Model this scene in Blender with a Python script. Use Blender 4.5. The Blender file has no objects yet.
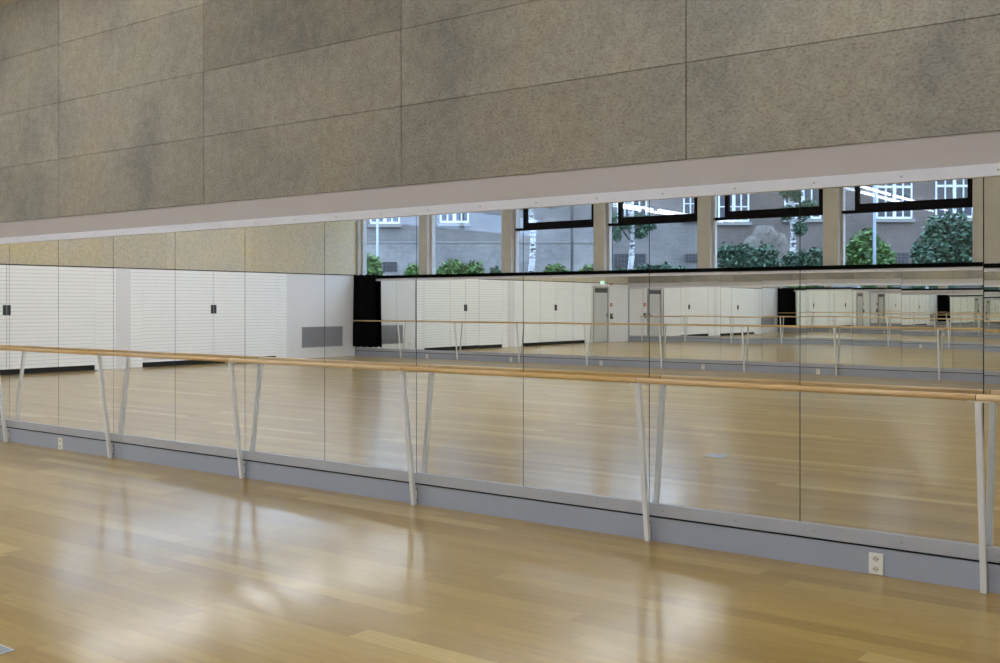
import bpy, bmesh, math, random
from mathutils import Vector, Matrix
random.seed(7)
S = bpy.context.scene
COL = S.collection

# ------------------------------------------------------------------ room sizes (metres)
TH = math.radians(36.96)          # camera turned left of the mirror wall's normal
CAM = Vector((0.0, -5.95, 1.518))
FPX = 1042.0
HOR = 304.2
SC = 1.039
W = 16.07                         # mirror wall (y = 0) to window wall (y = -W)
XL = -21.93                        # left end wall
XR = 5.0
CEIL = 4.78
MIR_LO, MIR_HI = 0.24, 2.19
ly = lambda y: y*SC - 0.232       # places along the left end wall
X0 = -1.272                       # seam / post grid: X0 - k (panels), X0 - 2k (posts)

# ------------------------------------------------------------------ helpers
def lin(r, g, b):
    f = lambda c: (c/255/12.92) if c/255 <= 0.04045 else ((c/255+0.055)/1.055)**2.4
    return (f(r), f(g), f(b), 1.0)

class MB:
    """collects shapes that become ONE mesh object"""
    def __init__(self): self.v = []; self.f = []; self.sm = []
    def add(self, vs, fs, smooth=False):
        o = len(self.v); self.v += [tuple(p) for p in vs]
        self.f += [tuple(i+o for i in f) for f in fs]; self.sm += [smooth]*len(fs); return self
    def box(self, x0, x1, y0, y1, z0, z1):
        if x0 > x1: x0, x1 = x1, x0
        if y0 > y1: y0, y1 = y1, y0
        if z0 > z1: z0, z1 = z1, z0
        return self.add([(x0,y0,z0),(x1,y0,z0),(x1,y1,z0),(x0,y1,z0),(x0,y0,z1),(x1,y0,z1),(x1,y1,z1),(x0,y1,z1)],
            [(0,3,2,1),(4,5,6,7),(0,1,5,4),(1,2,6,5),(2,3,7,6),(3,0,4,7)])
    def hexa(self, lo, hi):
        return self.add(list(lo)+list(hi), [(0,3,2,1),(4,5,6,7),(0,1,5,4),(1,2,6,5),(2,3,7,6),(3,0,4,7)])
    def prism(self, pts, axis, a, b):
        """polygon pts (2D) extruded along axis from a to b"""
        n = len(pts)
        def P(p, t):
            return {'x': (t, p[0], p[1]), 'y': (p[0], t, p[1]), 'z': (p[0], p[1], t)}[axis]
        vs = [P(p, a) for p in pts] + [P(p, b) for p in pts]
        fs = [tuple(range(n))[::-1], tuple(range(n, 2*n))] + [(i, (i+1) % n, n+(i+1) % n, n+i) for i in range(n)]
        return self.add(vs, fs)
    def tube(self, path, radii, seg=10, cap=True):
        path = [Vector(p) for p in path]
        if not hasattr(radii, '__len__'): radii = [radii]*len(path)
        vs = []; fs = []
        for i, p in enumerate(path):
            d = (path[min(i+1, len(path)-1)] - path[max(i-1, 0)]).normalized()
            u = d.cross(Vector((0,0,1)) if abs(d.z) < 0.9 else Vector((1,0,0))).normalized()
            w = d.cross(u)
            for k in range(seg):
                t = 2*math.pi*k/seg
                vs.append(p + (u*math.cos(t) + w*math.sin(t))*radii[i])
        for i in range(len(path)-1):
            for k in range(seg):
                fs.append((i*seg+k, i*seg+(k+1) % seg, (i+1)*seg+(k+1) % seg, (i+1)*seg+k))
        self.add(vs, fs, True)
        if cap:
            n = (len(path)-1)*seg
            self.add(vs[:seg], [tuple(range(seg))]); self.add(vs[n:], [tuple(range(seg))[::-1]])
        return self
    def build(self, name, mat, parent=None, bevel=0.0):
        me = bpy.data.meshes.new(name)
        me.from_pydata(self.v, [], self.f)
        bm = bmesh.new(); bm.from_mesh(me)
        if not bm.faces: pass
        bmesh.ops.recalc_face_normals(bm, faces=bm.faces[:])
        bm.to_mesh(me); bm.free()
        me.polygons.foreach_set('use_smooth', self.sm)
        if mat is not None: me.materials.append(mat)
        o = bpy.data.objects.new(name, me); COL.objects.link(o)
        if parent is not None: o.parent = parent
        if bevel:
            m = o.modifiers.new('bevel', 'BEVEL'); m.width = bevel; m.segments = 2; m.limit_method = 'ANGLE'
        return o

def empty(name, loc=(0,0,0), rz=0.0):
    o = bpy.data.objects.new(name, None); o.empty_display_size = 0.1
    COL.objects.link(o); o.location = loc; o.rotation_euler = (0, 0, rz); return o
def tag(o, label, cat, group=None):
    o['label'] = label; o['category'] = cat
    if group: o['group'] = group
    return o
def struct(o):
    o['kind'] = 'structure'; return o
def copy_tree(o, loc=None, rz=None, label=None, group=None):
    c = o.copy(); COL.objects.link(c)
    if loc is not None: c.location = loc
    if rz is not None: c.rotation_euler = (0, 0, rz)
    if label: c['label'] = label
    if group: c['group'] = group
    for ch in list(o.children):
        d = ch.copy(); COL.objects.link(d); d.parent = c
        for g in list(ch.children):
            e = g.copy(); COL.objects.link(e); e.parent = d
    return c

# ------------------------------------------------------------------ materials
def new_mat(name):
    m = bpy.data.materials.new(name); m.use_nodes = True
    nt = m.node_tree; b = nt.nodes['Principled BSDF']; return m, nt, b
def N(nt, t, **kw):
    n = nt.nodes.new(t)
    for k, v in kw.items(): setattr(n, k, v)
    return n
def L(nt, a, b): nt.links.new(a, b)
def mth(nt, op, a, b=None, c=None):
    n = N(nt, 'ShaderNodeMath', operation=op)
    for i, x in enumerate((a, b, c)):
        if x is None: continue
        if isinstance(x, (int, float)): n.inputs[i].default_value = x
        else: L(nt, x, n.inputs[i])
    return n.outputs[0]
def ramp(nt, fac, stops):
    r = N(nt, 'ShaderNodeValToRGB'); e = r.color_ramp.elements
    while len(e) < len(stops): e.new(0.5)
    for i, (p, c) in enumerate(stops): e[i].position = p; e[i].color = c
    L(nt, fac, r.inputs[0]); return r.outputs[0]
def mixc(nt, fac, a, b, blend='MIX'):
    n = N(nt, 'ShaderNodeMix', data_type='RGBA', blend_type=blend)
    for s, x in ((n.inputs[0], fac), (n.inputs[6], a), (n.inputs[7], b)):
        if isinstance(x, (int, float)): s.default_value = x
        elif isinstance(x, tuple): s.default_value = x
        else: L(nt, x, s)
    return n.outputs[2]
def noise(nt, vec, scale, detail=4, rough=0.55):
    n = N(nt, 'ShaderNodeTexNoise'); n.inputs['Scale'].default_value = scale
    n.inputs['Detail'].default_value = detail; n.inputs['Roughness'].default_value = rough
    L(nt, vec, n.inputs['Vector']); return n.outputs[0]
def scaled(nt, vec, s):
    m = N(nt, 'ShaderNodeMapping'); m.inputs['Scale'].default_value = s; L(nt, vec, m.inputs['Vector']); return m.outputs[0]
def bump(nt, b, h, strength, dist):
    n = N(nt, 'ShaderNodeBump'); n.inputs['Strength'].default_value = strength; n.inputs['Distance'].default_value = dist
    L(nt, h, n.inputs['Height']); L(nt, n.outputs[0], b.inputs['Normal'])

def plain(name, c, rough=0.5, metal=0.0, var=0.06, scale=6.0, spec=0.5):
    m, nt, b = new_mat(name)
    tc = N(nt, 'ShaderNodeTexCoord').outputs['Object']
    n = noise(nt, tc, scale)
    d = tuple(max(0, x*(1-var)) for x in c[:3])+(1,); u = tuple(min(1, x*(1+var)) for x in c[:3])+(1,)
    L(nt, ramp(nt, n, [(0.3, d), (0.7, u)]), b.inputs['Base Color'])
    b.inputs['Roughness'].default_value = rough; b.inputs['Metallic'].default_value = metal
    b.inputs['Specular IOR Level'].default_value = spec
    return m

def concrete(name, base, warm, dark, vert=True):
    """board of rough wood-fibre concrete: fine grain, soft cloudy stains, a tone of its own per board"""
    m, nt, b = new_mat(name)
    tc = N(nt, 'ShaderNodeTexCoord').outputs['Object']
    at = N(nt, 'ShaderNodeAttribute', attribute_name='tone').outputs['Fac']
    cl = noise(nt, tc, 0.9, 5, 0.6)
    c1 = ramp(nt, cl, [(0.32, dark), (0.5, base), (0.68, warm)])
    big = noise(nt, tc, 0.35, 3, 0.5)
    c1 = mixc(nt, mth(nt, 'MULTIPLY', ramp(nt, big, [(0.35, (0,0,0,1)), (0.65, (1,1,1,1))]), 0.45), c1, dark)
    grain = noise(nt, scaled(nt, tc, (1, 1, 1.6)), 42, 6, 0.75)
    c2 = mixc(nt, 1.0, c1, ramp(nt, grain, [(0.28, (0.42,0.41,0.39,1)), (0.5, (0.95,0.95,0.95,1)), (0.72, (1.12,1.12,1.10,1))]), 'MULTIPLY')
    g2 = noise(nt, tc, 14, 3, 0.6)
    c2 = mixc(nt, 1.0, c2, ramp(nt, g2, [(0.3, (0.80,0.80,0.80,1)), (0.7, (1,1,1,1))]), 'MULTIPLY')
    tn = mth(nt, 'ADD', mth(nt, 'MULTIPLY', at, 0.34), 0.76)
    cc = N(nt, 'ShaderNodeCombineColor'); L(nt, tn, cc.inputs[0]); L(nt, tn, cc.inputs[1]); L(nt, tn, cc.inputs[2])
    c3 = mixc(nt, 1.0, c2, cc.outputs[0], 'MULTIPLY')
    L(nt, c3, b.inputs['Base Color']); b.inputs['Roughness'].default_value = 0.92
    b.inputs['Specular IOR Level'].default_value = 0.2
    bump(nt, b, grain, 0.5, 0.006)
    return m

def parquet(name):
    m, nt, b = new_mat(name)
    tc = N(nt, 'ShaderNodeTexCoord').outputs['Object']
    sx = N(nt, 'ShaderNodeSeparateXYZ'); L(nt, tc, sx.inputs[0])
    wid, lng = 0.135, 1.9
    ry = mth(nt, 'DIVIDE', sx.outputs[1], wid); row = mth(nt, 'FLOOR', ry)
    wr = N(nt, 'ShaderNodeTexWhiteNoise', noise_dimensions='1D'); L(nt, row, wr.inputs['W'])
    rx = mth(nt, 'ADD', mth(nt, 'DIVIDE', sx.outputs[0], lng), mth(nt, 'MULTIPLY', wr.outputs[0], 7.3)); cel = mth(nt, 'FLOOR', rx)
    cv = N(nt, 'ShaderNodeCombineXYZ'); L(nt, row, cv.inputs[0]); L(nt, cel, cv.inputs[1])
    wp = N(nt, 'ShaderNodeTexWhiteNoise', noise_dimensions='3D'); L(nt, cv.outputs[0], wp.inputs['Vector'])
    # three narrow strips glued up inside each board
    tone = ramp(nt, wp.outputs[0], [(0.0, lin(164,131,62)), (0.15, lin(173,141,71)), (0.5, lin(179,148,77)), (0.85, lin(187,156,86)), (1.0, lin(205,177,109))])
    off = N(nt, 'ShaderNodeVectorMath', operation='ADD'); L(nt, tc, off.inputs[0]); L(nt, wp.outputs[1], off.inputs[1])
    gr = noise(nt, scaled(nt, off.outputs[0], (1.3, 22, 1)), 3.0, 6, 0.62)
    c = mixc(nt, 0.75, tone, mixc(nt, 1.0, tone, ramp(nt, gr, [(0.28, (0.72,0.68,0.60,1)), (0.55, (1,1,1,1))]), 'MULTIPLY'))
    fx = mth(nt, 'FRACT', rx); fy = mth(nt, 'FRACT', ry)
    def edge(f, w):
        d = mth(nt, 'MINIMUM', f, mth(nt, 'SUBTRACT', 1.0, f)); return mth(nt, 'LESS_THAN', d, w)
    gap = mth(nt, 'MAXIMUM', edge(fy, 0.012), edge(fx, 0.0009))
    c = mixc(nt, mth(nt, 'MULTIPLY', gap, 0.14), c, lin(120,92,56))
    L(nt, c, b.inputs['Base Color'])
    rg = noise(nt, tc, 1.1, 3, 0.5)
    L(nt, ramp(nt, rg, [(0.3, (0.29,)*3+(1,)), (0.7, (0.33,)*3+(1,))]), b.inputs['Roughness'])
    b.inputs['Coat Weight'].default_value = 0.6; b.inputs['Coat IOR'].default_value = 1.5
    L(nt, ramp(nt, rg, [(0.3, (0.12,)*3+(1,)), (0.7, (0.17,)*3+(1,))]), b.inputs['Coat Roughness'])
    b.inputs['IOR'].default_value = 1.45; b.inputs['Specular IOR Level'].default_value = 0.22
    return m

def mirror(name, tint):
    m, nt, b = new_mat(name)
    tc = N(nt, 'ShaderNodeTexCoord').outputs['Object']
    n = noise(nt, tc, 0.8, 1, 0.4)
    L(nt, ramp(nt, n, [(0.2, tuple(x*0.992 for x in tint[:3])+(1,)), (0.8, tint)]), b.inputs['Base Color'])
    b.inputs['Metallic'].default_value = 1.0; b.inputs['Roughness'].default_value = 0.0
    return m

def pane_glass(name, tint, f0=0.045):
    m = bpy.data.materials.new(name); m.use_nodes = True; nt = m.node_tree; nt.nodes.clear()
    out = N(nt, 'ShaderNodeOutputMaterial'); mx = N(nt, 'ShaderNodeMixShader')
    tr = N(nt, 'ShaderNodeBsdfTransparent'); tr.inputs[0].default_value = tint
    gl = N(nt, 'ShaderNodeBsdfGlossy'); gl.inputs['Roughness'].default_value = 0.0
    g = N(nt, 'ShaderNodeNewGeometry'); dp = N(nt, 'ShaderNodeVectorMath', operation='DOT_PRODUCT')
    L(nt, g.outputs['Normal'], dp.inputs[0]); L(nt, g.outputs['Incoming'], dp.inputs[1])
    k = mth(nt, 'POWER', mth(nt, 'SUBTRACT', 1.0, mth(nt, 'ABSOLUTE', dp.outputs['Value'])), 5.0)
    L(nt, mth(nt, 'ADD', f0, mth(nt, 'MULTIPLY', k, 0.955)), mx.inputs[0]); L(nt, tr.outputs[0], mx.inputs[1]); L(nt, gl.outputs[0], mx.inputs[2])
    L(nt, mx.outputs[0], out.inputs[0]); return m

def emit(name, c, s):
    m, nt, b = new_mat(name)
    b.inputs['Base Color'].default_value = c; b.inputs['Emission Color'].default_value = c
    b.inputs['Emission Strength'].default_value = s; b.inputs['Roughness'].default_value = 0.6; return m

def foliage_mat(name, a, bcol):
    m, nt, b = new_mat(name)
    g = N(nt, 'ShaderNodeNewGeometry')
    tc = N(nt, 'ShaderNodeTexCoord').outputs['Object']
    f = mth(nt, 'ADD', mth(nt, 'MULTIPLY', g.outputs['Random Per Island'], 0.6), mth(nt, 'MULTIPLY', noise(nt, tc, 1.5), 0.4))
    L(nt, ramp(nt, f, [(0.15, a), (0.85, bcol)]), b.inputs['Base Color'])
    b.inputs['Roughness'].default_value = 0.6; return m

def render_wall(name, base, dark):
    m, nt, b = new_mat(name)
    tc = N(nt, 'ShaderNodeTexCoord').outputs['Object']
    big = noise(nt, tc, 0.5, 5, 0.6); fine = noise(nt, tc, 9, 5, 0.7)
    br = N(nt, 'ShaderNodeTexBrick'); br.inputs['Scale'].default_value = 1.0
    br.inputs['Brick Width'].default_value = 0.5; br.inputs['Row Height'].default_value = 0.16; br.inputs['Mortar Size'].default_value = 0.02
    br.inputs['Color1'].default_value = (1,1,1,1); br.inputs['Color2'].default_value = (0.86,0.86,0.86,1); br.inputs['Mortar'].default_value = (1.0,1.0,1.0,1)
    mp = N(nt, 'ShaderNodeMapping'); mp.inputs['Rotation'].default_value = (math.radians(90), 0, 0); L(nt, tc, mp.inputs[0]); L(nt, mp.outputs[0], br.inputs[0])
    c = ramp(nt, big, [(0.3, dark), (0.7, base)])
    c = mixc(nt, 1.0, c, br.outputs[0], 'MULTIPLY')
    c = mixc(nt, 1.0, c, ramp(nt, fine, [(0.3, (0.72,0.72,0.72,1)), (0.6, (1,1,1,1))]), 'MULTIPLY')
    L(nt, c, b.inputs['Base Color']); b.inputs['Roughness'].default_value = 0.9
    bump(nt, b, fine, 0.4, 0.02); return m

M = dict(
    concrete=concrete('grey concrete board', lin(175,167,155), lin(183,172,152), lin(146,141,134)),
    concrete_warm=concrete('ochre concrete board', lin(218,207,184), lin(222,207,168), lin(208,201,188)),
    pier=concrete('cast concrete pier', lin(196,189,174), lin(202,193,172), lin(180,174,163)),
    floor=parquet('oak parquet'),
    mirror=mirror('silvered mirror', (0.94, 0.943, 0.94, 1)),
    mirror_green=mirror('greenish silvered mirror', (0.90, 0.91, 0.855, 1)),
    mirror_edge=plain('mirror edge', lin(40,44,42), 0.4),
    joint=plain('joint mortar', lin(96,90,80), 0.9),
    backing=plain('dark mirror backing', lin(36,34,32), 0.8),
    rail_shaded=plain('grey metal rail', lin(174,175,182), 0.45, var=0.02),  # same metal as the top rail, weaker light near the floor put into its colour
    fascia=plain('pale grey plaster', lin(210,207,214), 0.7, var=0.02, scale=2),
    rail=plain('light grey metal rail', lin(214,213,221), 0.45, var=0.02),
    kick=plain('blue grey kick board', lin(160,164,177), 0.5, var=0.03, scale=2),
    screw=plain('steel screw', lin(158,156,154), 0.4, 0.3),
    post=plain('off white painted steel', lin(222,223,224), 0.4, var=0.02),
    saddle=plain('white steel saddle plate', lin(224,222,214), 0.35, var=0.02),
    white=plain('white wall paint', lin(226,225,228), 0.75, var=0.015, scale=1.5),
    slat=plain('white lacquered slat', lin(245,245,246), 0.5, var=0.015, scale=2),
    ceil=plain('white ceiling', lin(214,214,214), 0.8, var=0.02, scale=1),
    black=plain('black void', lin(12,12,13), 0.7, var=0.1),
    ledge=plain('black window ledge', lin(8,8,9), 0.9, var=0.1, spec=0.05),
    vent=plain('dark bronze frame', lin(18,15,16), 0.8, var=0.1, spec=0.1),
    cast=plain('smooth cast concrete', lin(176,170,158), 0.85, var=0.06, scale=3),
    frame=plain('grey white window frame', lin(186,180,176), 0.5, var=0.03),
    curtain=plain('black curtain cloth', lin(10,10,11), 0.95, var=0.15, scale=20, spec=0.1),
    handle=plain('dark grey handle plate', lin(70,70,74), 0.4, var=0.05),
    grille=plain('grey air grille', lin(158,158,166), 0.45, var=0.05),
    grille_back=plain('grille shadow box', lin(92,92,98), 0.7),
    socket=plain('white socket plastic', lin(232,230,222), 0.35, var=0.01),
    socket_hole=plain('socket recess', lin(200,193,178), 0.5),
    door=plain('pale grey door', lin(196,197,196), 0.5, var=0.02),
    lid=plain('brushed metal lid', lin(170,176,192), 0.35, 0.6),
    red=plain('red plastic', lin(200,70,45), 0.4),
    green=plain('dark green plastic', lin(30,84,60), 0.4),
    exit=emit('lit exit sign face', lin(200,240,232), 1.3),
    tube=emit('lit fluorescent tube', (0.89, 0.955, 1.0, 1), 33.0),
    housing=plain('grey lamp housing', lin(120,120,120), 0.5),
    glass=pane_glass('window glass', (0.78, 0.87, 0.98, 1)),
    glass_vent=pane_glass('inner vent glass', (0.78, 0.87, 0.98, 1), 0.13),
    facade=render_wall('weathered facade', lin(124,119,118), lin(100,97,98)),
    plinth=render_wall('pale rough plaster', lin(142,139,138), lin(104,102,104)),
    brickwall=render_wall('dark rendered facade', lin(108,98,93), lin(86,80,78)),
    stone=plain('facade stone', lin(122,120,119), 0.85),
    wframe=plain('white casement', lin(196,202,212), 0.5),
    wglass=plain('dark window glass', lin(30,36,48), 0.3),
    bars=plain('iron grating', lin(36,36,40), 0.5),
    soil=plain('grassy soil', lin(84,92,70), 0.95, var=0.3, scale=3),
    leaf=foliage_mat('fresh leaves', lin(34,66,34), lin(104,140,66)),
    leaf_dark=foliage_mat('dark leaves', lin(28,50,40), lin(84,118,92)),
    rock=plain('pale dead brush', lin(98,92,86), 0.95, var=0.2, scale=8),
    pipe=plain('blue grey pipe', lin(165,178,196), 0.4),
    bark=plain('branch bark', lin(80,72,64), 0.9),
)
def birch():
    m, nt, b = new_mat('birch bark')
    tc = N(nt, 'ShaderNodeTexCoord').outputs['Object']
    n = noise(nt, scaled(nt, tc, (2, 2, 7)), 2.2, 5, 0.7)
    L(nt, ramp(nt, n, [(0.40, lin(60,58,58)), (0.5, lin(200,200,204)), (0.8, lin(224,224,228))]), b.inputs['Base Color'])
    b.inputs['Roughness'].default_value = 0.85; return m
M['birch'] = birch()
M['roof'] = plain('slate roof', lin(70,68,72), 0.8)

def tone_attr(o, tones_per_box, faces_per=6):
    a = o.data.attributes.new('tone', 'FLOAT', 'FACE')
    a.data.foreach_set('value', [t for t in tones_per_box for _ in range(faces_per)])

def boards(mb, tones, axis, u_edges, z_edges, d0, d1, g=0.002):
    """concrete boards between joint lines; axis 'x' or 'y' is the wall's run; d0..d1 its depth"""
    for i in range(len(u_edges)-1):
        for j in range(len(z_edges)-1):
            a, b = u_edges[i], u_edges[i+1]; z0, z1 = z_edges[j], z_edges[j+1]
            zz0 = z0 + (g if j else 0)
            if axis == 'x': mb.box(a+g*1.8, b-g*1.8, d0, d1, zz0, z1-g)
            else: mb.box(d0, d1, a+g, b-g, zz0, z1-g)
            tones.append(random.random())

# ------------------------------------------------------------------ SETTING
struct(MB().box(XL-0.3, XR+0.3, -W-0.4, 0.3, -0.12, 0.0).build('floor', M['floor']))
struct(MB().box(XL-0.3, XR+0.3, -W-0.4, 0.3, CEIL, CEIL+0.25).build('ceiling', M['ceil']))

# front wall: dark backing behind the mirrors, fascia, concrete boards above
wf = struct(MB().box(XL, XR, 0.0085, 0.3, 0.0, CEIL).build('wall_front', M['backing']))
bd = MB(); tn = []
ue = sorted([-2.95-2.37*k for k in range(-3, 8)]); ue[0] = max(ue[0], XL+0.0)
ue = [XL] + [u for u in ue if XL+0.2 < u < XR-0.2] + [XR]
fixed = {}
boards(bd, tn, 'x', ue, [2.414, 3.01, 3.59, 4.19, CEIL], -0.12, -0.02)
TONES = {-12.43: (.45,.68,.5,.35), -10.06: (.42,.5,.55,.85), -7.69: (.45,.55,.08,.3), -5.32: (.3,.62,.6,.5), -2.95: (.38,.72,.6,.5)}
for i_, u_ in enumerate(ue[:-1]):
    for key, tv in TONES.items():
        if abs(u_-key) < 0.05: tn[i_*4:i_*4+4] = tv
cb = bd.build('concrete_board', M['concrete'], wf)
tone_attr(cb, tn)
MB().box(XL, XR, -0.02, 0.0085, 2.41, CEIL).build('board_backing', M['joint'], wf)
MB().prism([(-0.012, 2.255), (0.0085, 2.255), (0.0085, 2.413), (-0.105, 2.413), (-0.105, 2.403)], 'x', XL, XR).build('fascia', M['fascia'], wf)

def screws(mb, y, z, n0, n1, sgn):
    for k in range(n0, n1):
        x = -1.195 - 0.492*k
        mb_ = [(x+0.006*math.cos(t), z+0.006*math.sin(t)) for t in [i*math.pi/4 for i in range(8)]]
        mb.prism(mb_, 'y', y, y+sgn*0.003)
def rails(nm, ywall, sgn, x0, x1, kick_name):
    """sgn -1: protrudes towards -y (mirror wall), +1: towards +y (window wall)"""
    lo = struct(MB().box(x0, x1, ywall, ywall+sgn*0.022, 0.163, MIR_LO).build('trim_%d' % nm, M['rail_shaded'], None, 0.002))
    hi = struct(MB().box(x0, x1, ywall, ywall+sgn*0.022, MIR_HI, 2.255).build('trim_%d' % (nm+1), M['rail'], None, 0.002))
    if sgn < 0:
        for par, z in ((lo, 0.20), (hi, 2.222)):
            for k in range(-3, 26):
                x = -1.195 - 0.492*k
                pts = [(x+0.0065*math.cos(i*math.pi/4), z+0.0065*math.sin(i*math.pi/4)) for i in range(8)]
                MB().prism(pts, 'y', ywall+sgn*0.0215, ywall+sgn*0.0245).build('screw', M['screw'], par)
    struct(MB().box(x0, x1, ywall+sgn*0.0, ywall+sgn*0.012, 0.0, 0.149).build(kick_name, M['kick']))
rails(1, 0.0, -1, XL+0.03, 2.735, 'baseboard_front')
rails(3, -W, +1, XL+0.03, 2.735, 'baseboard_back')
struct(MB().box(XL+0.001, XL+0.03, -0.045, 0.008, 0.0, 2.26).build('trim_5', M['kick']))      # grey end strip of the mirror wall
struct(MB().box(2.735, XR, -0.03, 0.0085, 0.0, 2.255).build('trim_6', M['white']))

# window wall
PIERS = [(XL,-21.80), (-19.43,-19.12), (-16.52,-16.21), (-13.67,-13.36), (-10.85,-10.54), (-7.89,-7.57), (-4.88,-4.05), (-1.56,-1.12), (1.4,1.82), (4.5,5.0)]
wb = struct(MB().box(XL, XR, -W-0.36, -W-0.0085, 0.0, 2.257).build('wall_back', M['backing']))
MB().box(XL, XR, -W-0.36, -W, 2.257, 2.31).build('sill_strip', M['frame'], wb)
for a, b in PIERS:
    MB().box(a, b, -W-0.36, -W, 2.31, CEIL).build('pier', M['cast'], wb)
MB().box(XL, XR, -W-0.36, -W, 4.68, CEIL).build('head_beam', M['white'], wb)
struct(MB().box(XL+0.001, XR-0.001, -W+0.001, -W+0.06, 2.262, 2.345).build('trim_7', M['ledge'], None, 0.004))

for i in range(len(PIERS)-1):
    x0, x1 = PIERS[i][1], PIERS[i+1][0]
    w = struct(empty('window_%d' % (i+1), ((x0+x1)/2, -W-0.2, 2.31)))
    hw = (x1-x0)/2; top = 4.68-2.31
    f = MB()
    f.box(-hw, -hw+0.06, -0.06, 0.06, 0, top); f.box(hw-0.06, hw, -0.06, 0.06, 0, top)
    f.box(-hw+0.06, hw-0.06, -0.06, 0.06, top-0.05, top); f.box(-hw+0.06, hw-0.06, -0.06, 0.06, 0.0, 0.03)
    f.build('frame', M['frame'], w)
    if i in (0, 1):
        MB().box(-hw+0.06, hw-0.06, -0.01, 0.0, 0.03, top-0.05).build('pane', M['glass'], w)
    else:
        MB().box(-hw+0.02, hw-0.06, -0.05, 0.06, 1.14, 1.20).build('transom', M['vent'], w)
        MB().box(-hw+0.06, hw-0.06, -0.01, 0.0, 0.03, 1.14).build('pane', M['glass'], w)
        v = MB(); a, b = -hw+0.30, hw-0.07
        z0, z1 = 1.20, top-0.06
        v.box(a, b, -0.05, 0.05, z0, z0+0.13); v.box(a, b, -0.05, 0.05, z1-0.08, z1)
        v.box(a, a+0.085, -0.05, 0.05, z0+0.13, z1-0.08); v.box(b-0.085, b, -0.05, 0.05, z0+0.13, z1-0.08)
        vf = v.build('vent_frame', M['vent'], w)
        MB().box(a+0.085, b-0.085, -0.01, 0.0, z0+0.13, z1-0.08).build('vent_pane', M['glass_vent'], vf)
        MB().box(-hw+0.06, a, -0.01, 0.0, z0, z1).build('side_pane', M['glass'], w)

# left wall: plaster below, ochre concrete boards above
wl = struct(MB().box(XL-0.3, XL, -W-0.36, 0.3, 0.0, 2.36).build('wall_left', M['white']))
CL_TOP = 3.95                                   # clerestory strip starts here
bd = MB(); tn = []
ye = [-W] + sorted([-6.92-2.63*k for k in range(-2, 4)]) + [0.0]
boards(bd, tn, 'y', ye, [2.385, CL_TOP], XL, XL+0.05)
o = bd.build('concrete_board', M['concrete_warm'], wl); tone_attr(o, [0.5+0.25*(q-0.5) for q in tn])
MB().box(XL-0.3, XL-0.001, -W-0.36, 0.3, 2.36, CL_TOP).build('board_backing', M['backing'], wl)
MB().box(XL-0.3, XL+0.02, -W, 0.0, 2.362, 2.385).build('shadow_groove', M['mirror_edge'], wl)
MB().box(XL-0.3, XL+0.05, -W-0.36, 0.3, 4.70, CEIL).build('upper_wall', M['white'], wl)
MB().box(XL-0.3, XL+0.05, ly(-6.2), 0.3, CL_TOP, 4.70).build('upper_wall', M['white'], wl)
MB().box(XL-0.3, XL+0.05, -W-0.36, -W+0.08, CL_TOP, 4.70).build('upper_wall', M['white'], wl)
for n, (a, b) in enumerate(((-W+0.08,ly(-10.7)), (ly(-10.7),ly(-6.2)))):
    cw = struct(empty('window_%d' % (10+n), (XL-0.1, (a+b)/2, CL_TOP)))
    q = (b-a)/2; hh = 4.70-CL_TOP; f = MB()
    f.box(-0.05, 0.05, -q, -q+0.06, 0, hh); f.box(-0.05, 0.05, q-0.06, q, 0, hh); f.box(-0.05, 0.05, -q+0.06, q-0.06, 0, 0.06); f.box(-0.05, 0.05, -q+0.06, q-0.06, hh-0.06, hh)
    f.build('frame', M['frame'], cw)
    MB().box(-0.01, 0.0, -q+0.06, q-0.06, 0.06, hh-0.06).build('pane', M['glass'], cw)

struct(MB().box(XR, XR+0.3, -W-0.36, 0.3, 0.0, CEIL).build('wall_right', M['white']))

# column and fixed strips between the slatted doors
struct(MB().box(XL+0.001, XL+0.05, ly(-8.0), ly(-7.62), 0.0, 2.36).build('trim_8', M['white']))
def slat_rows(mb, y0, y1, z0, z1, x):
    n = int(round((z1-z0)/0.084)); h = (z1-z0)/n
    for k in range(n):
        a = z0+k*h
        mb.prism([(x, a+0.006), (x+0.017, a+0.006), (x+0.022, a+0.012), (x+0.019, a+h-0.004), (x, a+h)], 'y', y0, y1) if False else \
        mb.add([(x,y0,a+0.0055),(x+0.02,y0,a+0.0055),(x+0.016,y0,a+h),(x,y0,a+h),(x,y1,a+0.0055),(x+0.02,y1,a+0.0055),(x+0.016,y1,a+h),(x,y1,a+h)],
               [(0,1,2,3),(7,6,5,4),(0,4,5,1),(1,5,6,2),(2,6,7,3),(3,7,4,0)])
for n, (a, b) in enumerate(((ly(-12.66),ly(-12.31)), (ly(-8.31),ly(-8.0)), (ly(-7.62),ly(-7.11)), (ly(-3.11),ly(-2.74)))):
    t = struct(MB().box(XL+0.001, XL+0.03, a, b, 0.0, 2.36).build('trim_%d' % (9+n), M['grille']))
    m = MB(); slat_rows(m, a, b, 0.0, 2.355, XL+0.03); m.build('slats', M['slat'], t)
struct(MB().box(XL+0.001, XL+0.006, ly(-12.31), ly(-3.11), 0.0, 0.115).build('trim_13', M['black']))  # black strip painted in for the shade in the gap under the slatted doors

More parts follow.
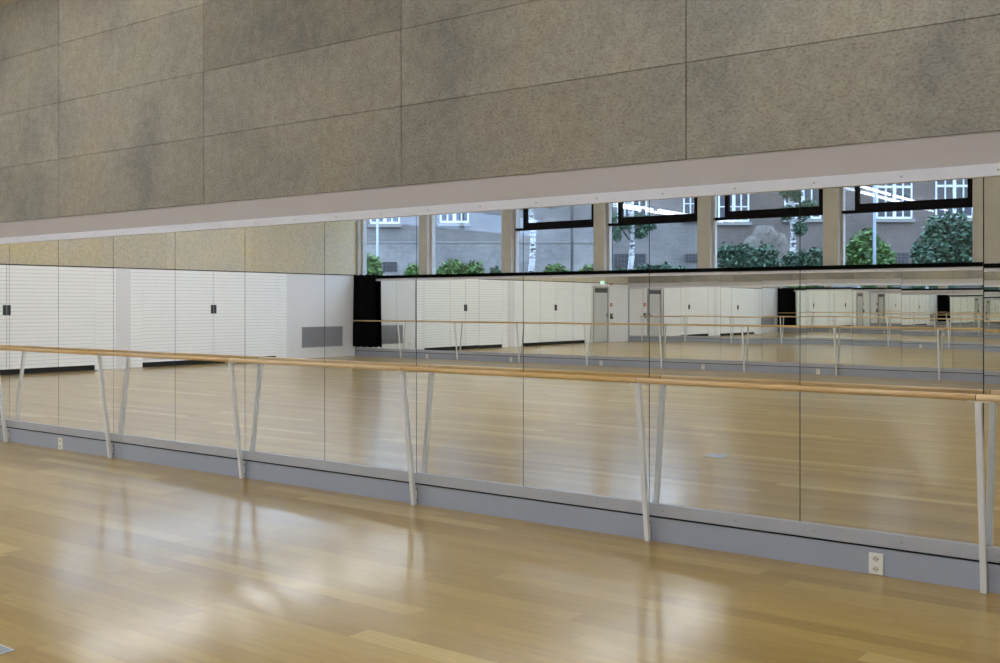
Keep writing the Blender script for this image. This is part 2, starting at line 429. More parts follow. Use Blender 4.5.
# door beside the slatted doors
d1 = struct(empty('door_1', (XL, ly(-1.95), 0)))
fr = MB()
fr.box(0.001, 0.06, -0.60, -0.53, 0, 2.24); fr.box(0.001, 0.06, 0.53, 0.60, 0, 2.24); fr.box(0.001, 0.06, -0.53, 0.53, 2.16, 2.24)
fr.build('door_frame', M['frame'], d1)
MB().box(0.001, 0.012, -0.525, 0.525, 1.98, 2.155).build('dark_head', M['handle'], d1)
lf = MB().box(0.001, 0.03, -0.525, 0.525, 0.01, 1.975).build('door_leaf', M['door'], d1)
h = MB(); h.box(0.03, 0.036, 0.40, 0.45, 0.98, 1.16); h.tube([(0.036,0.425,1.06),(0.085,0.425,1.06),(0.085,0.30,1.06)], 0.01)
h.build('door_handle', M['handle'], lf)

# ------------------------------------------------------------------ mirror panels
def mirror_panel(w, h, mat='mirror'):
    t = empty('mirror_panel')
    g = 0.0025
    nx, nz = 8, 12
    bk = MB().box(-w/2+g, w/2-g, 0.002, 0.006, 0, h).build('mirror_backing', M['mirror_edge'], t)
    m = MB().box(-w/2+g, w/2-g, 0.0, 0.002, 0, h)
    m.build('mirror_glass', M[mat], t)
    return t
ORD = ['first','second','third','fourth','fifth','sixth','seventh','eighth','ninth','tenth','eleventh','twelfth']
TILT = {-1: (-0.06, 0.0)}
rt = random.Random(11)
HM = MIR_HI - MIR_LO
proto = mirror_panel(1.0, HM)
gm = 'mirror panels along the barre wall'; gw = 'mirror panels below the windows'
first = True
nvis = 0
for k in range(-4, 20):
    x = X0 - k + 0.5 - 1.0            # centre of the panel from X0-k-1 to X0-k
    if x - 0.5 < XL + 0.02: continue
    if k < -1:
        lab = 'tall frameless mirror panel of the barre wall, continuing beyond the right edge of the photo'
    elif k == -1:
        lab = 'narrow sliver of mirror panel at the far right edge, right of the nearest white post'
    elif k <= 10:
        mid = 'with a white post at its left edge' if k % 2 == 1 else 'with a white post at its right edge'
        lab = (ORD[k] + ' full mirror panel from the right, ' + mid)
        if k == 10: lab = 'leftmost tall mirror panel, cut by the left edge of the photo'
    else:
        lab = 'tall frameless mirror panel of the barre wall, continuing beyond the left edge of the photo'
    o = proto if first else copy_tree(proto)
    first = False
    o.location = (x, 0.0, MIR_LO); tag(o, lab, 'mirror', gm)
    tx, tz = TILT.get(k, (0, 0)); o.rotation_euler = (math.radians(tx), 0, math.radians(tz))
wlast = (X0-20) - (XL+0.035)
if wlast > 0.1:
    o = mirror_panel(wlast, HM); o.location = ((X0-20+XL+0.035)/2, 0, MIR_LO)
    tag(o, 'narrow end mirror panel of the barre wall beside the grey end strip', 'mirror', gm)
proto2 = None
for k in range(-2, 20):
    if proto2 is None: o = proto2 = mirror_panel(1.0, HM, 'mirror_green'); o.location = (X0-k-0.5, -W, MIR_LO); o.rotation_euler = (0,0,math.pi)
    else: o = copy_tree(proto2, (X0-k-0.5, -W, MIR_LO), math.pi)
    o.rotation_euler = (math.radians(rt.uniform(-0.05, 0.05)), 0, math.pi+math.radians(rt.uniform(-0.05, 0.05)))
    if k == 19: tag(o, 'mirror panel right beside the black curtain on the window wall, seen in the reflection', 'mirror', gw)
    else: tag(o, 'mirror panel on the far window wall, seen reflected below the windows', 'mirror', gw)
o = mirror_panel(X0-20-(XL+0.035), HM, 'mirror_green'); o.location = ((X0-20+XL+0.035)/2, -W, MIR_LO); o.rotation_euler = (0,0,math.pi)
tag(o, 'narrow mirror panel behind the black curtain on the window wall', 'mirror', gw)

# ------------------------------------------------------------------ barre posts and rails
BY, BZ, BR = -0.166, 1.036, 0.0178
def barre_post():
    t = empty('barre_post')
    s = 0.016
    yb, yt = -0.044, BY
    zt = BZ-BR-0.0075
    MB().hexa([(-s,yb-s,0.0),(s,yb-s,0.0),(s,yb+s,0.0),(-s,yb+s,0.0)],
              [(-s,yt-s,zt),(s,yt-s,zt),(s,yt+s,zt),(-s,yt+s,zt)]).build('post', M['post'], t, 0.003)
    MB().box(-0.055, 0.055, yt-0.019, yt+0.019, zt+0.0005, zt+0.0065).build('saddle_plate', M['saddle'], t, 0.0015)
    w = MB().prism([(-0.0135,0.012),(-0.0135,0.145),(-0.046,0.145),(-0.042,0.125),(-0.028,0.10),(-0.024,0.05),(-0.030,0.012)], 'x', -0.006, 0.006)
    w.build('foot_bracket', M['post'], t)
    for z in (0.035, 0.12): MB().tube([(0.006,-0.024,z),(0.012,-0.024,z)], 0.008, 8).build('bolt', M['screw'], t)
    return t
pp = barre_post()
gp = 'slanted barre posts along the mirror wall'; gp2 = 'barre posts on the window wall'
names = {0: 'nearest slanted white barre post, at the far right edge', 1: 'second slanted white barre post from the right, before the wide mirror panels',
         2: 'third slanted white barre post from the right, near the middle of the picture', 3: 'fourth slanted white barre post from the right, left of centre',
         4: 'second slanted white barre post from the left edge', 5: 'leftmost slanted white barre post, at the left edge of the photo'}
for k in range(-1, 11):
    o = pp if k == -1 else copy_tree(pp)
    o.location = (X0+0.012-2*k, 0, 0)
    tag(o, names.get(k, 'slanted white barre post of the mirror wall beyond the %s edge of the photo' % ('right' if k < 0 else 'left')), 'barre post', gp)
xs2 = [SC*(X0-0.04-2*k) for k in range(-1, 10)]
for x in xs2:
    o = copy_tree(pp, (x, -W, 0), math.pi)
    tag(o, 'slanted white barre post on the far window wall, seen in the mirror', 'barre post', gp2)

def wood(name, a, b_):
    m, nt, b = new_mat(name)
    tc = N(nt, 'ShaderNodeTexCoord').outputs['Object']
    n = noise(nt, scaled(nt, tc, (0.6, 14, 14)), 3, 4, 0.6)
    L(nt, ramp(nt, n, [(0.3, a), (0.7, b_)]), b.inputs['Base Color'])
    b.inputs['Roughness'].default_value = 0.33; return m
woods = [wood('beech handrail', lin(204,168,118), lin(220,188,140)), wood('pale beech handrail', lin(222,188,142), lin(232,204,162)), wood('honey beech handrail', lin(206,166,108), lin(220,184,126))]
def barre_rail(x0, x1, mat, nm='barre_rail'):
    L_ = x1-x0
    t = empty(nm, ((x0+x1)/2, 0, BZ))
    n = 16; vs = []; fs = []
    prof = [(-L_/2, BR-0.003), (-L_/2+0.003, BR), (L_/2-0.003, BR), (L_/2, BR-0.003)]
    MB().tube([(p[0], BY, 0) for p in prof], [p[1] for p in prof], n).build('handrail', mat, t)
    e = MB(); e.tube([(L_/2+0.0003, BY, 0), (L_/2+0.0037, BY, 0)], 0.014, 12); e.build('dowel', M['mirror_edge'], t)
    return t
gr_ = 'wooden barre handrails on the mirror wall'
for k in range(-1, 10):
    x1, x0 = X0-2*k, X0-2*k-2
    lab = {-1: 'pale end length of round wooden handrail right of the nearest post', 0: 'nearest full length of round wooden barre handrail, between the two rightmost posts',
           1: 'second length of round wooden barre handrail from the right, between second and third posts', 2: 'third length of wooden barre handrail from the right, at mid picture',
           3: 'fourth length of wooden barre handrail from the right, between fourth and fifth posts', 4: 'length of wooden barre handrail between the two leftmost posts'}.get(k, 'wooden barre handrail length of the mirror wall, running on past the left edge')
    o = barre_rail(x0+0.002, x1-0.002, woods[1] if k == -1 else woods[(k*2) % 3 if k else 0]); tag(o, lab, 'handrail', gr_)
for k in range(-1, 9):
    x1, x0 = SC*(X0-0.04-2*k), SC*(X0-0.04-2*k-2)
    o = barre_rail(x0+0.002, x1-0.002, woods[k % 2 * 2]); o.location = ((x0+x1)/2, -W, BZ); o.rotation_euler = (0,0,math.pi)
    tag(o, 'wooden barre handrail length on the far window wall, seen in the mirror', 'handrail', 'wooden barre handrails on the window wall')
x1, x0 = SC*(X0-0.04-18), XL+0.1
o = barre_rail(x0, x1-0.002, woods[0]); o.location = ((x0+x1)/2, -W, BZ); o.rotation_euler = (0,0,math.pi)
tag(o, 'last barre handrail length in front of the black curtain, seen in the mirror', 'handrail', 'wooden barre handrails on the window wall')

t = empty('rail_bracket', (XL, -W-BY, BZ))
MB().prism([(0.035*math.cos(i*math.pi/8), 0.035*math.sin(i*math.pi/8)) for i in range(16)], 'x', 0.0005, 0.008).build('wall_flange', M['post'], t)
MB().tube([(0.008,0,-0.02),(0.05,0,-0.0285),(0.13,0,-0.0285)], 0.007, 8).build('bracket_arm', M['post'], t)
tag(t, 'small white end bracket of the barre handrail beside the black curtain', 'bracket')

# ------------------------------------------------------------------ sockets on the kick boards
def power_socket():
    t = empty('power_socket')
    MB().box(-0.04, 0.04, -0.012, 0.0, -0.060, 0.060).build('cover_plate', M['socket'], t, 0.003)
    for z in (0.028, -0.028):
        pts = [(0.022*math.cos(i*math.pi/8), z+0.022*math.sin(i*math.pi/8)) for i in range(16)]
        MB().prism(pts, 'y', -0.0125, -0.0145).build('socket_rim', M['socket'], t)
        pts = [(0.017*math.cos(i*math.pi/8), z+0.017*math.sin(i*math.pi/8)) for i in range(16)]
        r = MB().prism(pts, 'y', -0.0146, -0.0152).build('socket_well', M['socket_hole'], t)
        for s in (-1, 1): MB().prism([(s*0.009+0.003*math.cos(i*math.pi/4), z+0.003*math.sin(i*math.pi/4)) for i in range(8)], 'y', -0.0153, -0.0158).build('pin_hole', M['black'], r)
    return t
ps = power_socket(); ps.location = (-1.826, -0.0122, 0.064)
tag(ps, 'white double power socket on the blue grey kick board, lower right', 'socket', 'sockets on the kick boards')
o = copy_tree(ps, (-10.2, -0.0122, 0.064), 0, 'small white power socket on the kick board at far left, between two posts')
for x in (-19.1, -16.2, -13.44, -10.7, -8.0):
    copy_tree(ps, (x, -W+0.0122, 0.0675), math.pi, 'white power socket on the kick board of the window wall, seen in the mirror', 'sockets on the window wall kick board')
o = copy_tree(ps, (XL+0.0005, ly(-12.9), 0.27), math.pi/2, 'white power socket low on the plaster beside the air grille, seen in the mirror')
del o['group']

# ------------------------------------------------------------------ floor socket lid
t = empty('floor_socket_lid', (-4.54, -3.68, 0))
MB().box(-0.10, 0.10, -0.10, 0.10, 0.0, 0.003).build('lid_plate', M['lid'], t, 0.001)
f = MB(); f.box(-0.10,0.10,-0.10,-0.092,0.003,0.0045); f.box(-0.10,0.10,0.092,0.10,0.003,0.0045); f.box(-0.10,-0.092,-0.092,0.092,0.003,0.0045); f.box(0.092,0.10,-0.092,0.092,0.003,0.0045)
f.build('lid_rim', M['rail'], t)
MB().box(-0.02, 0.02, -0.07, -0.05, 0.003, 0.0042).build('lid_catch', M['handle'], t)
tag(t, 'square metal floor socket lid on the parquet, cut by the lower left corner', 'floor socket')

# ------------------------------------------------------------------ slatted doors on the left wall
def slatted_door(side):
    t = empty('slatted_door')
    wd = 2.0*SC
    MB().box(0.007, 0.03, -wd/2+0.006, wd/2-0.006, 0.115, 2.355).build('door_back', M['grille'], t)
    m = MB(); slat_rows(m, -wd/2+0.006, wd/2-0.006, 0.115, 2.355, 0.03); m.build('slats', M['slat'], t)
    s = side
    MB().box(0.0505, 0.056, s*(wd/2-0.004), s*(wd/2-0.087), 1.28, 1.50).build('pull_plate', M['handle'], t, 0.002)
    h = MB().box(0.0565, 0.066, s*(wd/2-0.04), s*(wd/2-0.06), 1.31, 1.47).build('pull_grip', M['mirror_edge'], t, 0.003)
    return t
gs = 'white slatted doors along the end wall'
for n, (yc, side, lab) in enumerate(((ly(-11.31), 1, 'white slatted door nearest the air grille on the end wall, seen in the mirror'),
        (ly(-9.31), -1, 'white slatted door just right of the plain column in the mirror image'),
        (ly(-6.11), 1, 'white slatted door just left of the plain column in the mirror image'),
        (ly(-4.11), -1, 'white slatted door at the left edge of the mirror image, next to the grey room door'))):
    o = slatted_door(side); o.location = (XL, yc, 0); tag(o, lab, 'cupboard door', gs)

# ------------------------------------------------------------------ air grille, exit sign, small boxes
t = empty('air_grille', (XL, ly(-13.99), 0.59))
MB().box(0.0005, 0.006, -0.78, 0.78, -0.29, 0.29).build('grille_backing', M['grille_back'], t)
f = MB(); f.box(0.006,0.02,-0.78,0.78,-0.29,-0.265); f.box(0.006,0.02,-0.78,0.78,0.265,0.29); f.box(0.006,0.02,-0.78,-0.755,-0.265,0.265); f.box(0.006,0.02,0.755,0.78,-0.265,0.265)
f.build('grille_frame', M['grille'], t)
m = MB()
for k in range(50):
    y = -0.745+k*0.0304; m.box(0.006, 0.016, y, y+0.016, -0.265, 0.265)
for z in (-0.09, 0.09): m.box(0.016, 0.019, -0.755, 0.755, z-0.006, z+0.006)
m.build('louvres', M['grille'], t)
tag(t, 'wide grey air grille low on the white end wall beside the black curtain', 'air grille')

t = empty('exit_sign', (XL, ly(-1.9), 2.31))
MB().box(0.0005, 0.05, -0.16, 0.16, 0.0, 0.16).build('sign_case', M['socket'], t, 0.004)
MB().box(0.0505, 0.053, -0.145, 0.145, 0.015, 0.145).build('sign_face', M['exit'], t)
p = MB()   # running figure and arrow
def bar(a, b, w):
    a = Vector(a); b = Vector(b); d = (b-a).normalized(); n = Vector((-d.y, d.x))*w/2
    p.prism([tuple(a+n), tuple(b+n), tuple(b-n), tuple(a-n)], 'x', 0.0532, 0.0545)
bar((-0.03,0.075),(-0.045,0.105),0.016); bar((-0.03,0.075),(-0.005,0.06),0.012); bar((-0.005,0.06),(-0.012,0.035),0.012); bar((-0.03,0.075),(-0.065,0.045),0.012); bar((-0.04,0.10),(-0.01,0.09),0.009); bar((-0.045,0.10),(-0.075,0.085),0.009)
bar((0.03,0.08),(0.11,0.08),0.014); bar((0.11,0.08),(0.085,0.105),0.012); bar((0.11,0.08),(0.085,0.055),0.012)
p.prism([(-0.05+0.012*math.cos(i*math.pi/5), 0.122+0.012*math.sin(i*math.pi/5)) for i in range(10)], 'x', 0.0532, 0.0545)
p.build('pictogram', M['green'], t)
tag(t, 'small lit exit sign above the grey door, seen in the mirror', 'exit sign')

t = empty('alarm_beacon', (XL, ly(-1.15), 2.36))
pts = [(0.045*math.cos(i*math.pi/8), 0.045*math.sin(i*math.pi/8)) for i in range(16)]
MB().prism(pts, 'x', 0.0005, 0.025).build('beacon_base', M['handle'], t)
MB().tube([(0.0255,0,0),(0.05,0,0),(0.065,0,0)], [0.04,0.036,0.02], 14).build('beacon_lens', M['red'], t)
tag(t, 'small dark red alarm beacon high on the wall right of the exit sign', 'alarm')

t = empty('fire_alarm_box', (XL, ly(-1.13), 1.45))
MB().box(0.0005, 0.045, -0.065, 0.065, 0.0, 0.13).build('alarm_case', M['red'], t, 0.004)
MB().box(0.0455, 0.048, -0.035, 0.035, 0.03, 0.10).build('alarm_window', M['socket'], t)
tag(t, 'small red fire alarm box on the wall beside the grey door', 'fire alarm')
t = empty('door_release_box', (XL, ly(-1.13), 0.94))
MB().box(0.0005, 0.055, -0.08, 0.08, 0.0, 0.22).build('release_case', M['green'], t, 0.004)
MB().box(0.0555, 0.058, -0.03, 0.03, 0.12, 0.18).build('release_window', M['socket'], t)
tag(t, 'dark green release box on the wall below the red alarm box', 'wall box')

# ------------------------------------------------------------------ black curtain hung over the corner end of the window wall
t = empty('black_curtain', (XL+0.50, -W, 0))
nx, nz = 90, 14
vs = []; fs = []
for side in (0, 1):
    for j in range(nz+1):
        z = 0.27 + (2.375-0.27)*j/nz
        wdt = 0.475 - 0.03*(j/nz)
        for i in range(nx+1):
            u = i/nx
            x = (u*2-1)*wdt
            a = 0.016 + 0.010*(1-j/nz)
            y = 0.105 + a*math.sin(u*math.pi*2*9 + 0.5*math.sin(u*7)) + 0.006*math.sin(u*40+j*0.3)
            zz = z + (0.012*math.sin(u*23) if j in (0, nz) else 0)
            vs.append((x, y + (0.003 if side else -0.003), zz))
K = (nx+1)*(nz+1)
idx = lambda s, j, i: s*K + j*(nx+1)+i
for j in range(nz):
    for i in range(nx):
        fs.append((idx(1,j,i), idx(1,j,i+1), idx(1,j+1,i+1), idx(1,j+1,i))); fs.append((idx(0,j,i), idx(0,j+1,i), idx(0,j+1,i+1), idx(0,j,i+1)))
for i in range(nx):
    fs.append((idx(0,0,i), idx(0,0,i+1), idx(1,0,i+1), idx(1,0,i))); fs.append((idx(0,nz,i), idx(1,nz,i), idx(1,nz,i+1), idx(0,nz,i+1)))
for j in range(nz):
    fs.append((idx(0,j,0), idx(1,j,0), idx(1,j+1,0), idx(0,j+1,0))); fs.append((idx(0,j,nx), idx(0,j+1,nx), idx(1,j+1,nx), idx(1,j,nx)))
MB().add(vs, fs, True).build('curtain_cloth', M['curtain'], t)
for k in range(7):
    MB().tube([(-0.39+k*0.13,0.062,2.30),(-0.39+k*0.13,0.075,2.40)], 0.006, 6).build('curtain_hook', M['grille'], t)
tag(t, 'long black curtain gathered in the far corner below the windows, seen in the mirror', 'curtain')

# ------------------------------------------------------------------ ceiling lamps: three rows across the room
def lamp():
    t = empty('ceiling_lamp')
    MB().prism([(-0.30,0.0),(-0.28,-0.05),(0.28,-0.05),(0.30,0.0)], 'y', -1.45, 1.45).build('lamp_housing', M['housing'], t)
    for s in (-1, 1):
        MB().tube([(s*0.23,-1.42,-0.09),(s*0.23,1.42,-0.09)], 0.033, 12).build('lamp_tube', M['tube'], t)
    return t
lp = lamp(); fst = True
for x in (-17.1, -9.35, -1.6):
    for k in range(4):
        loc = (x, -2.6-3.2*k, CEIL-0.001)
        o = lp if fst else copy_tree(lp); fst = False
        o.location = loc
        tag(o, 'twin tube ceiling lamp glowing in the reflection on the opened window pane', 'ceiling lamp', 'fluorescent ceiling lamps')

# ------------------------------------------------------------------ OUTSIDE, beyond the window wall
GZ = 2.22
gv = MB(); gv.box(-75, 25, -75, -W-0.37, GZ-0.4, GZ); struct(gv.build('ground_outside', M['soil']))

a_ = Vector((-math.sin(TH), math.cos(TH), 0)); r_ = Vector((math.cos(TH), math.sin(TH), 0))
def seen(px, py, depth):
    """where a thing met in the mirror really stands: its mirror image flipped back through the mirror wall"""
    P = CAM + a_*depth + r_*((px-500)/FPX*depth) + Vector((0,0,1))*((HOR-py)/FPX*depth)
    return Vector((P.x, -P.y, P.z))
FD = 44.0
F0 = seen(500, HOR, FD); F0.z = GZ
PXM = FPX/FD
tx = lambda px: (px-500)/PXM
hz = lambda py: CAM.z + (HOR-py)/PXM - GZ

def block(name, label, px0, px1, top, mat, wins, cellar, plinth=True, roof=True, wh=2.25):
    t = empty(name, F0, -TH)
    x0, x1 = tx(px0), tx(px1)
    MB().box(x0, x1, -8, 0, 0, top).build('facade_wall', mat, t)
    if plinth:
        MB().box(x0, x1, 0.001, 0.06, 0, hz(243)).build('plinth', M['plinth'], t)
        MB().box(x0, x1, 0.001, 0.10, hz(243), hz(241.6)).build('plinth_moulding', M['stone'], t)
    if not roof:
        MB().box(x0, x1, -8, 0.12, top+0.001, top+0.10).build('coping', M['stone'], t)
    if roof:
        MB().prism([(-8.3, top+0.001), (0.35, top+0.001), (0.35, top+0.12), (-4, top+2.2), (-8.3, top+0.12)], 'x', x0, x1).build('roof', M['roof'], t)
    for (wx0, wx1, sill) in wins:
        a, b = tx(wx0), tx(wx1); z0 = hz(sill)
        for fl in range(4):
            z = z0 + fl*3.6; hgt = wh
            if z+hgt > top: break
            wd = b-a; f = MB()
            f.box(a, a+0.07, 0.001, 0.05, z, z+hgt); f.box(b-0.07, b, 0.001, 0.05, z, z+hgt)
            f.box(a, b, 0.001, 0.05, z, z+0.09); f.box(a, b, 0.001, 0.05, z+hgt-0.07, z+hgt)
            c = (a+b)/2; f.box(c-0.07, c+0.07, 0.001, 0.06, z, z+hgt)
            f.box(a, b, 0.001, 0.055, z+min(1.30, wh-0.3), z+min(1.40, wh-0.2))
            for s in (a+wd*0.26, a+wd*0.74): f.box(s-0.03, s+0.03, 0.001, 0.045, z, z+hgt)
            f.box(a, b, 0.001, 0.04, z+0.62, z+0.67)
            wf_ = f.build('window', M['wframe'], t)
            MB().box(a+0.02, b-0.02, 0.001, 0.02, z+0.02, z+hgt-0.02).build('window_pane', M['wglass'], wf_)
            MB().box(a-0.08, b+0.08, 0.001, 0.16, z-0.14, z-0.002).build('window_sill', M['stone'], t)
    for (wx0, wx1, y0, y1) in cellar:
        a, b = tx(wx0), tx(wx1)
        g = MB().box(a, b, 0.061, 0.07, hz(y1), hz(y0)).build('cellar_window', M['bars'], t)
        m = MB()
        n = max(3, int((b-a)/0.14))
        for i in range(n+1): m.box(a+(b-a)*i/n-0.012, a+(b-a)*i/n+0.012, 0.075, 0.09, hz(y1), hz(y0))
        for zz in (0.33, 0.66):
            z = hz(y1)+(hz(y0)-hz(y1))*zz; m.box(a, b, 0.075, 0.095, z-0.012, z+0.012)
        m.build('grating', M['handle'], g)
    tag(t, label, 'building')
    return t
block('street_house', 'low grey rendered house with a white casement seen through the leftmost window', 250, 424, 4.25, M['facade'],
      [(300,330,225), (370,400,224)], [(383,397,262,272)], roof=False, wh=1.25)
block('apartment_building', 'tall grey rendered building with white casements seen through the second window from the left', 424.5, 508, 10.5, M['facade'],
      [(440,469,223)], [])
block('low_annex', 'low pale rough plastered annex without windows, seen through the middle windows', 509, 611.5, 4.35, M['plinth'], [], [], roof=False)
block('garden_house', 'grey plastered house with dark cellar openings behind the birch trunk', 612.5, 712, 4.4, M['facade'],
      [(617,647,222), (683,711,219)], [(614,645,254,268), (685,706,254,262)], plinth=False, roof=False, wh=1.35)
block('brick_building', 'taller brown grey building with white casements seen through the two rightmost windows', 713, 1400, 14.5, M['brickwall'],
      [(718,749,222), (784,821,219), (876,912,219), (935,973,218), (1010,1046,218), (1085,1120,218), (1160,1196,218)], [(893,908,253,263)], plinth=False)

def leaf_cloud(mb, c, rad, n, size, squash=0.0):
    for _ in range(n):
        while True:
            p = Vector((random.uniform(-1,1), random.uniform(-1,1), random.uniform(-1,1)))
            if p.length < 1: break
        p = p * (0.55 + 0.45*random.random()) if p.length > 0.5 else p*1.4
        q = Vector((c[0]+p.x*rad[0], c[1]+p.y*rad[1], c[2]+p.z*rad[2]))
        if q.z < 0.02: q.z = 0.02 + random.random()*0.1
        s = size*random.uniform(0.6, 1.3)
        u = Vector((random.uniform(-1,1), random.uniform(-1,1), random.uniform(-0.6,0.6))).normalized()
        v = u.cross(Vector((random.uniform(-1,1), random.uniform(-1,1), random.uniform(-1,1)))).normalized()
        mb.add([q-u*s, q+v*s*0.45, q+u*s, q-v*s*0.45], [(0,1,2,3)])

def bush(label, px0, px1, ytop, depth, n, leaf, size=0.10, name='bush', cat='bush', lobes=6, hedge=False, group='bushes outside the windows'):
    px = (px0+px1)/2
    g = seen(px, HOR, depth); pm = FPX/depth
    wid = (px1-px0)/pm; top = CAM.z+(HOR-ytop)/pm - GZ
    t = empty(name, (g.x, g.y, GZ), -TH)
    st = MB()
    for k in range(7):
        a = random.uniform(0, 6.28); rr = wid*0.3*random.random()
        st.tube([(0.1*math.cos(a),0.1*math.sin(a),0),(rr*0.6*math.cos(a),rr*0.6*math.sin(a),top*0.4),(rr*math.cos(a),rr*math.sin(a),top*0.75)], [0.025,0.018,0.008], 5)
    st.build('stems', M['bark'], t)
    m = MB()
    for k in range(lobes):
        f = (k+0.5)/lobes*2-1
        rx = wid*0.5*random.uniform(0.32, 0.5)
        zt = top*(random.uniform(0.88, 1.0) if hedge else random.uniform(0.7, 1.0)*(1-0.3*f*f))
        rz = zt*0.5
        rx = max(rx, wid/lobes*1.1); cx_ = f*(wid*0.5-rx*0.6)
        leaf_cloud(m, (cx_, random.uniform(-0.25,0.25)*min(wid,1.5), zt-rz), (rx, min(rx, 1.0), rz), n//lobes, size)
        leaf_cloud(m, (cx_, 0.1, zt*0.3), (rx*1.1, min(rx, 0.9), zt*0.33), n//lobes//2, size)
    m.build('foliage', M[leaf], t)
    tag(t, label, cat, group)
    return t
bush('green bush at the left edge of the leftmost window', 352, 383, 243, 35, 1100, 'leaf')
bush('small low green shrub at the right of the leftmost window', 404, 420, 258, 36, 500, 'leaf')
bush('wide green bush in the second window from the left', 434, 485, 253, 36, 1500, 'leaf')
bush('thin small shrub right in the second window from the left', 490, 502, 262, 36, 300, 'leaf_dark')
bush('low green shrub in the third window, right of the birch trunk', 540, 572, 260, 34, 900, 'leaf')
bush('low shrub at the right end of the third window', 578, 597, 260, 34, 500, 'leaf')
bush('low hedge running along the bottom of the fourth window', 604, 698, 261, 32, 2000, 'leaf_dark', lobes=10)
bush('broad dark green hedge filling the fifth window', 714, 779, 240, 29, 6500, 'leaf_dark', 0.075, lobes=6, hedge=True)
bush('lower green hedge right of the birch in the fifth window', 782, 826, 246, 28, 3400, 'leaf_dark', 0.075, lobes=5, hedge=True)
bush('bright round green bush behind the light pole in the sixth window', 840, 893, 222, 26.5, 6000, 'leaf', 0.08, lobes=4)
bush('big grey green shrub at the right of the sixth window', 916, 980, 203, 27, 8000, 'leaf_dark', 0.08, lobes=5)

# pale heap of dead brush behind the hedge
g = seen(765, HOR, 34)
t = empty('brush_heap', (g.x, g.y, GZ), -TH)
m = MB()
for c, rr in (((0,0,0.0),(0.62,0.5,1.85)), ((0.4,0.1,0.0),(0.45,0.45,1.6)), ((-0.4,0.1,0.0),(0.45,0.45,1.5))):
    vs = []; fs = []; nu, nv = 28, 12
    for j in range(nv+1):
        ph = j/nv*math.pi/2
        for i in range(nu):
            th = i/nu*2*math.pi; k = 1+random.uniform(-0.03, 0.03)
            vs.append((c[0]+rr[0]*math.cos(ph)**0.6*math.cos(th)*k, c[1]+rr[1]*math.cos(ph)**0.6*math.sin(th)*k, c[2]+rr[2]*math.sin(ph)*k))
    for j in range(nv):
        for i in range(nu): fs.append((j*nu+i, j*nu+(i+1) % nu, (j+1)*nu+(i+1) % nu, (j+1)*nu+i))
    m.add(vs, fs, True)
m.build('dry_brush', M['rock'], t)
m = MB()
for _ in range(160):
    a = random.uniform(0, 6.28); rr = random.uniform(0.2, 0.6); z = random.uniform(0.3, 1.9)*(1-0.9*rr*rr)
    p = Vector((rr*math.cos(a), rr*math.sin(a)*0.8, z)); m.tube([p, p+Vector((random.uniform(-.2,.2), random.uniform(-.2,.2), random.uniform(-.05,.3)))], 0.01, 4)
m.build('twigs', M['bark'], t)
tag(t, 'pale rounded heap of dry brush behind the hedge in the fifth window', 'brush heap')

def birch_tree(label, px, depth, wpx, leaf_boxes, n):
    g = seen(px, HOR, depth); pm = FPX/depth
    t = empty('birch_tree', (g.x, g.y, GZ), -TH)
    r0 = wpx/pm/2
    path = [(0.10*math.sin(k*0.9), 0, k*0.7) for k in range(11)]
    MB().tube(path, [r0*(1.1-0.06*k) for k in range(11)], 12).build('trunk', M['birch'], t)
    br = MB(); m = MB()
    for (dx0, dx1, y0, y1) in leaf_boxes:
        z0, z1 = CAM.z+(HOR-y1)/pm-GZ, CAM.z+(HOR-y0)/pm-GZ
        c = ((dx0+dx1)/2/pm, random.uniform(-0.2,0.2), (z0+z1)/2)
        br.tube([(0,0,max(0.3,c[2]-0.2)), (c[0]*0.6,c[1]*0.6,c[2]+0.1), (c[0],c[1],c[2])], [0.03,0.02,0.01], 5)
        leaf_cloud(m, c, ((dx1-dx0)/2/pm, 0.6, (z1-z0)/2), n//len(leaf_boxes), 0.05)
    br.build('branches', M['bark'], t); m.build('foliage', M['leaf_dark'], t)
    tag(t, label, 'birch tree', 'birch trees outside the windows')
birch_tree('slim pale birch trunk in the third window', 530, 33, 6, [(-14,0,196,212), (2,18,192,208), (-8,10,180,200), (8,34,196,210)], 2200)
birch_tree('birch trunk in front of the cellar opening in the fourth window', 629, 31, 5.5, [(-14,6,214,232), (0,22,212,226), (10,30,218,232), (-18,-6,220,245), (2,20,226,240), (-24,-10,208,226)], 3000)
birch_tree('leafy birch trunk in the fifth window beside the hedge', 790, 30, 6, [(-4,14,186,205), (2,24,200,222), (-12,4,180,200), (0,16,220,238), (12,30,196,216), (-10,2,204,222)], 4200)

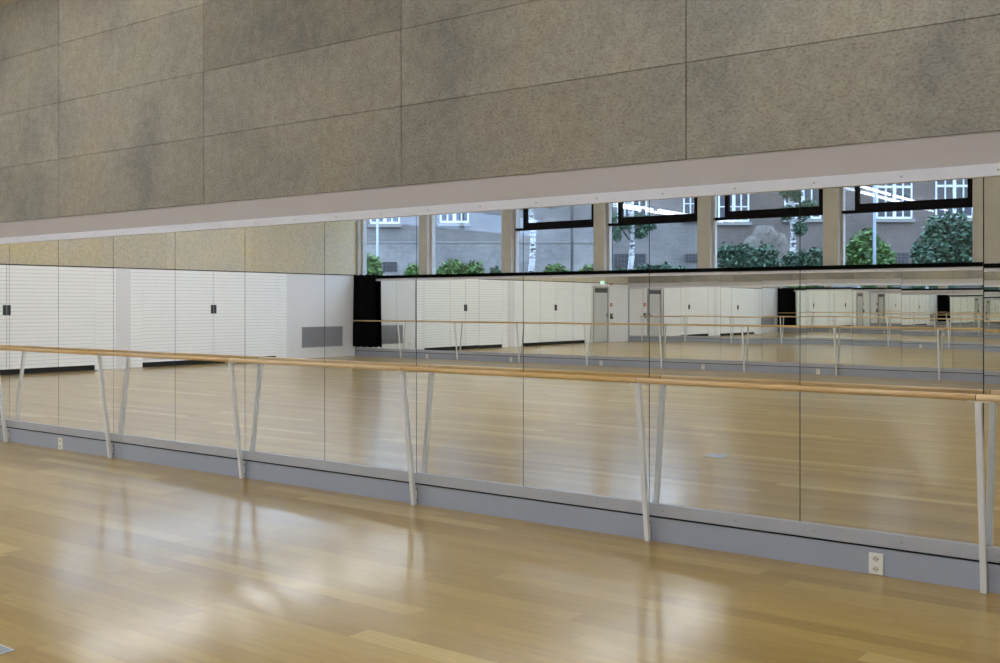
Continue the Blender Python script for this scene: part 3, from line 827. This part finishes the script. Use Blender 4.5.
def pole(label, px, depth, rad, top, name, cat, mat):
    g = seen(px, HOR, depth)
    t = empty(name, (g.x, g.y, GZ))
    MB().tube([(0,0,0.0),(0,0,top)], rad, 12).build('pole_shaft', mat, t)
    MB().tube([(0,0,0.0),(0,0,0.12),(0,0,0.15)], [rad*1.8, rad*1.8, rad*1.1], 12).build('pole_base', mat, t)
    MB().tube([(0,0,top+0.001),(0,0,top+0.10),(0,0,top+0.2)], [rad*1.3, rad*2.4, rad*0.5], 12).build('pole_cap', mat, t)
    tag(t, label, cat)
pole('slim light grey pole before the round bush in the sixth window', 874.5, 25.3, 0.038, 4.2, 'lamp_pole', 'pole', M['pipe'])
pole('dark blue grey pole right of centre in the third window', 572, 33, 0.05, 4.0, 'flag_pole', 'pole', M['handle'])
pole('blue grey pole beside the bush in the leftmost window', 377.5, 36, 0.045, 4.0, 'fence_pole', 'pole', M['pipe'])

# ------------------------------------------------------------------ sky, exposure, camera
w = bpy.data.worlds.new('overcast sky'); S.world = w; w.use_nodes = True
nt = w.node_tree; bg = nt.nodes['Background']
tc = N(nt, 'ShaderNodeTexCoord').outputs['Generated']
sx = N(nt, 'ShaderNodeSeparateXYZ'); L(nt, tc, sx.inputs[0])
cl = noise(nt, tc, 2.0, 4, 0.5)
base = ramp(nt, sx.outputs[2], [(0.0, (0.86,0.92,1.0,1)), (0.5, (0.80,0.90,1.0,1)), (1.0, (0.74,0.86,1.0,1))])
L(nt, mixc(nt, 0.25, base, ramp(nt, cl, [(0.3, (0.8,0.86,0.95,1)), (0.7, (1,1,1,1))])), bg.inputs[0])
bg.inputs[1].default_value = 4.8

cam = bpy.data.cameras.new('camera'); co = bpy.data.objects.new('camera', cam); COL.objects.link(co)
cam.sensor_width = 36.0; cam.sensor_fit = 'HORIZONTAL'; cam.lens = FPX/1000*36.0
cam.shift_y = -(331.5-HOR)/1000.0
cam.clip_start = 0.05; cam.clip_end = 500
co.location = CAM; co.rotation_euler = (math.radians(90), 0, TH)
S.camera = co

cy = S.cycles
cy.max_bounces = 24; cy.glossy_bounces = 20; cy.diffuse_bounces = 5; cy.transparent_max_bounces = 24; cy.transmission_bounces = 8
cy.caustics_reflective = True; cy.sample_clamp_indirect = 6.0; cy.blur_glossy = 0.3
vs_ = S.view_settings
vs_.view_transform = 'Standard'; vs_.look = 'None'; vs_.gamma = 1.0; vs_.use_curve_mapping = False
vs_.exposure = 0.2
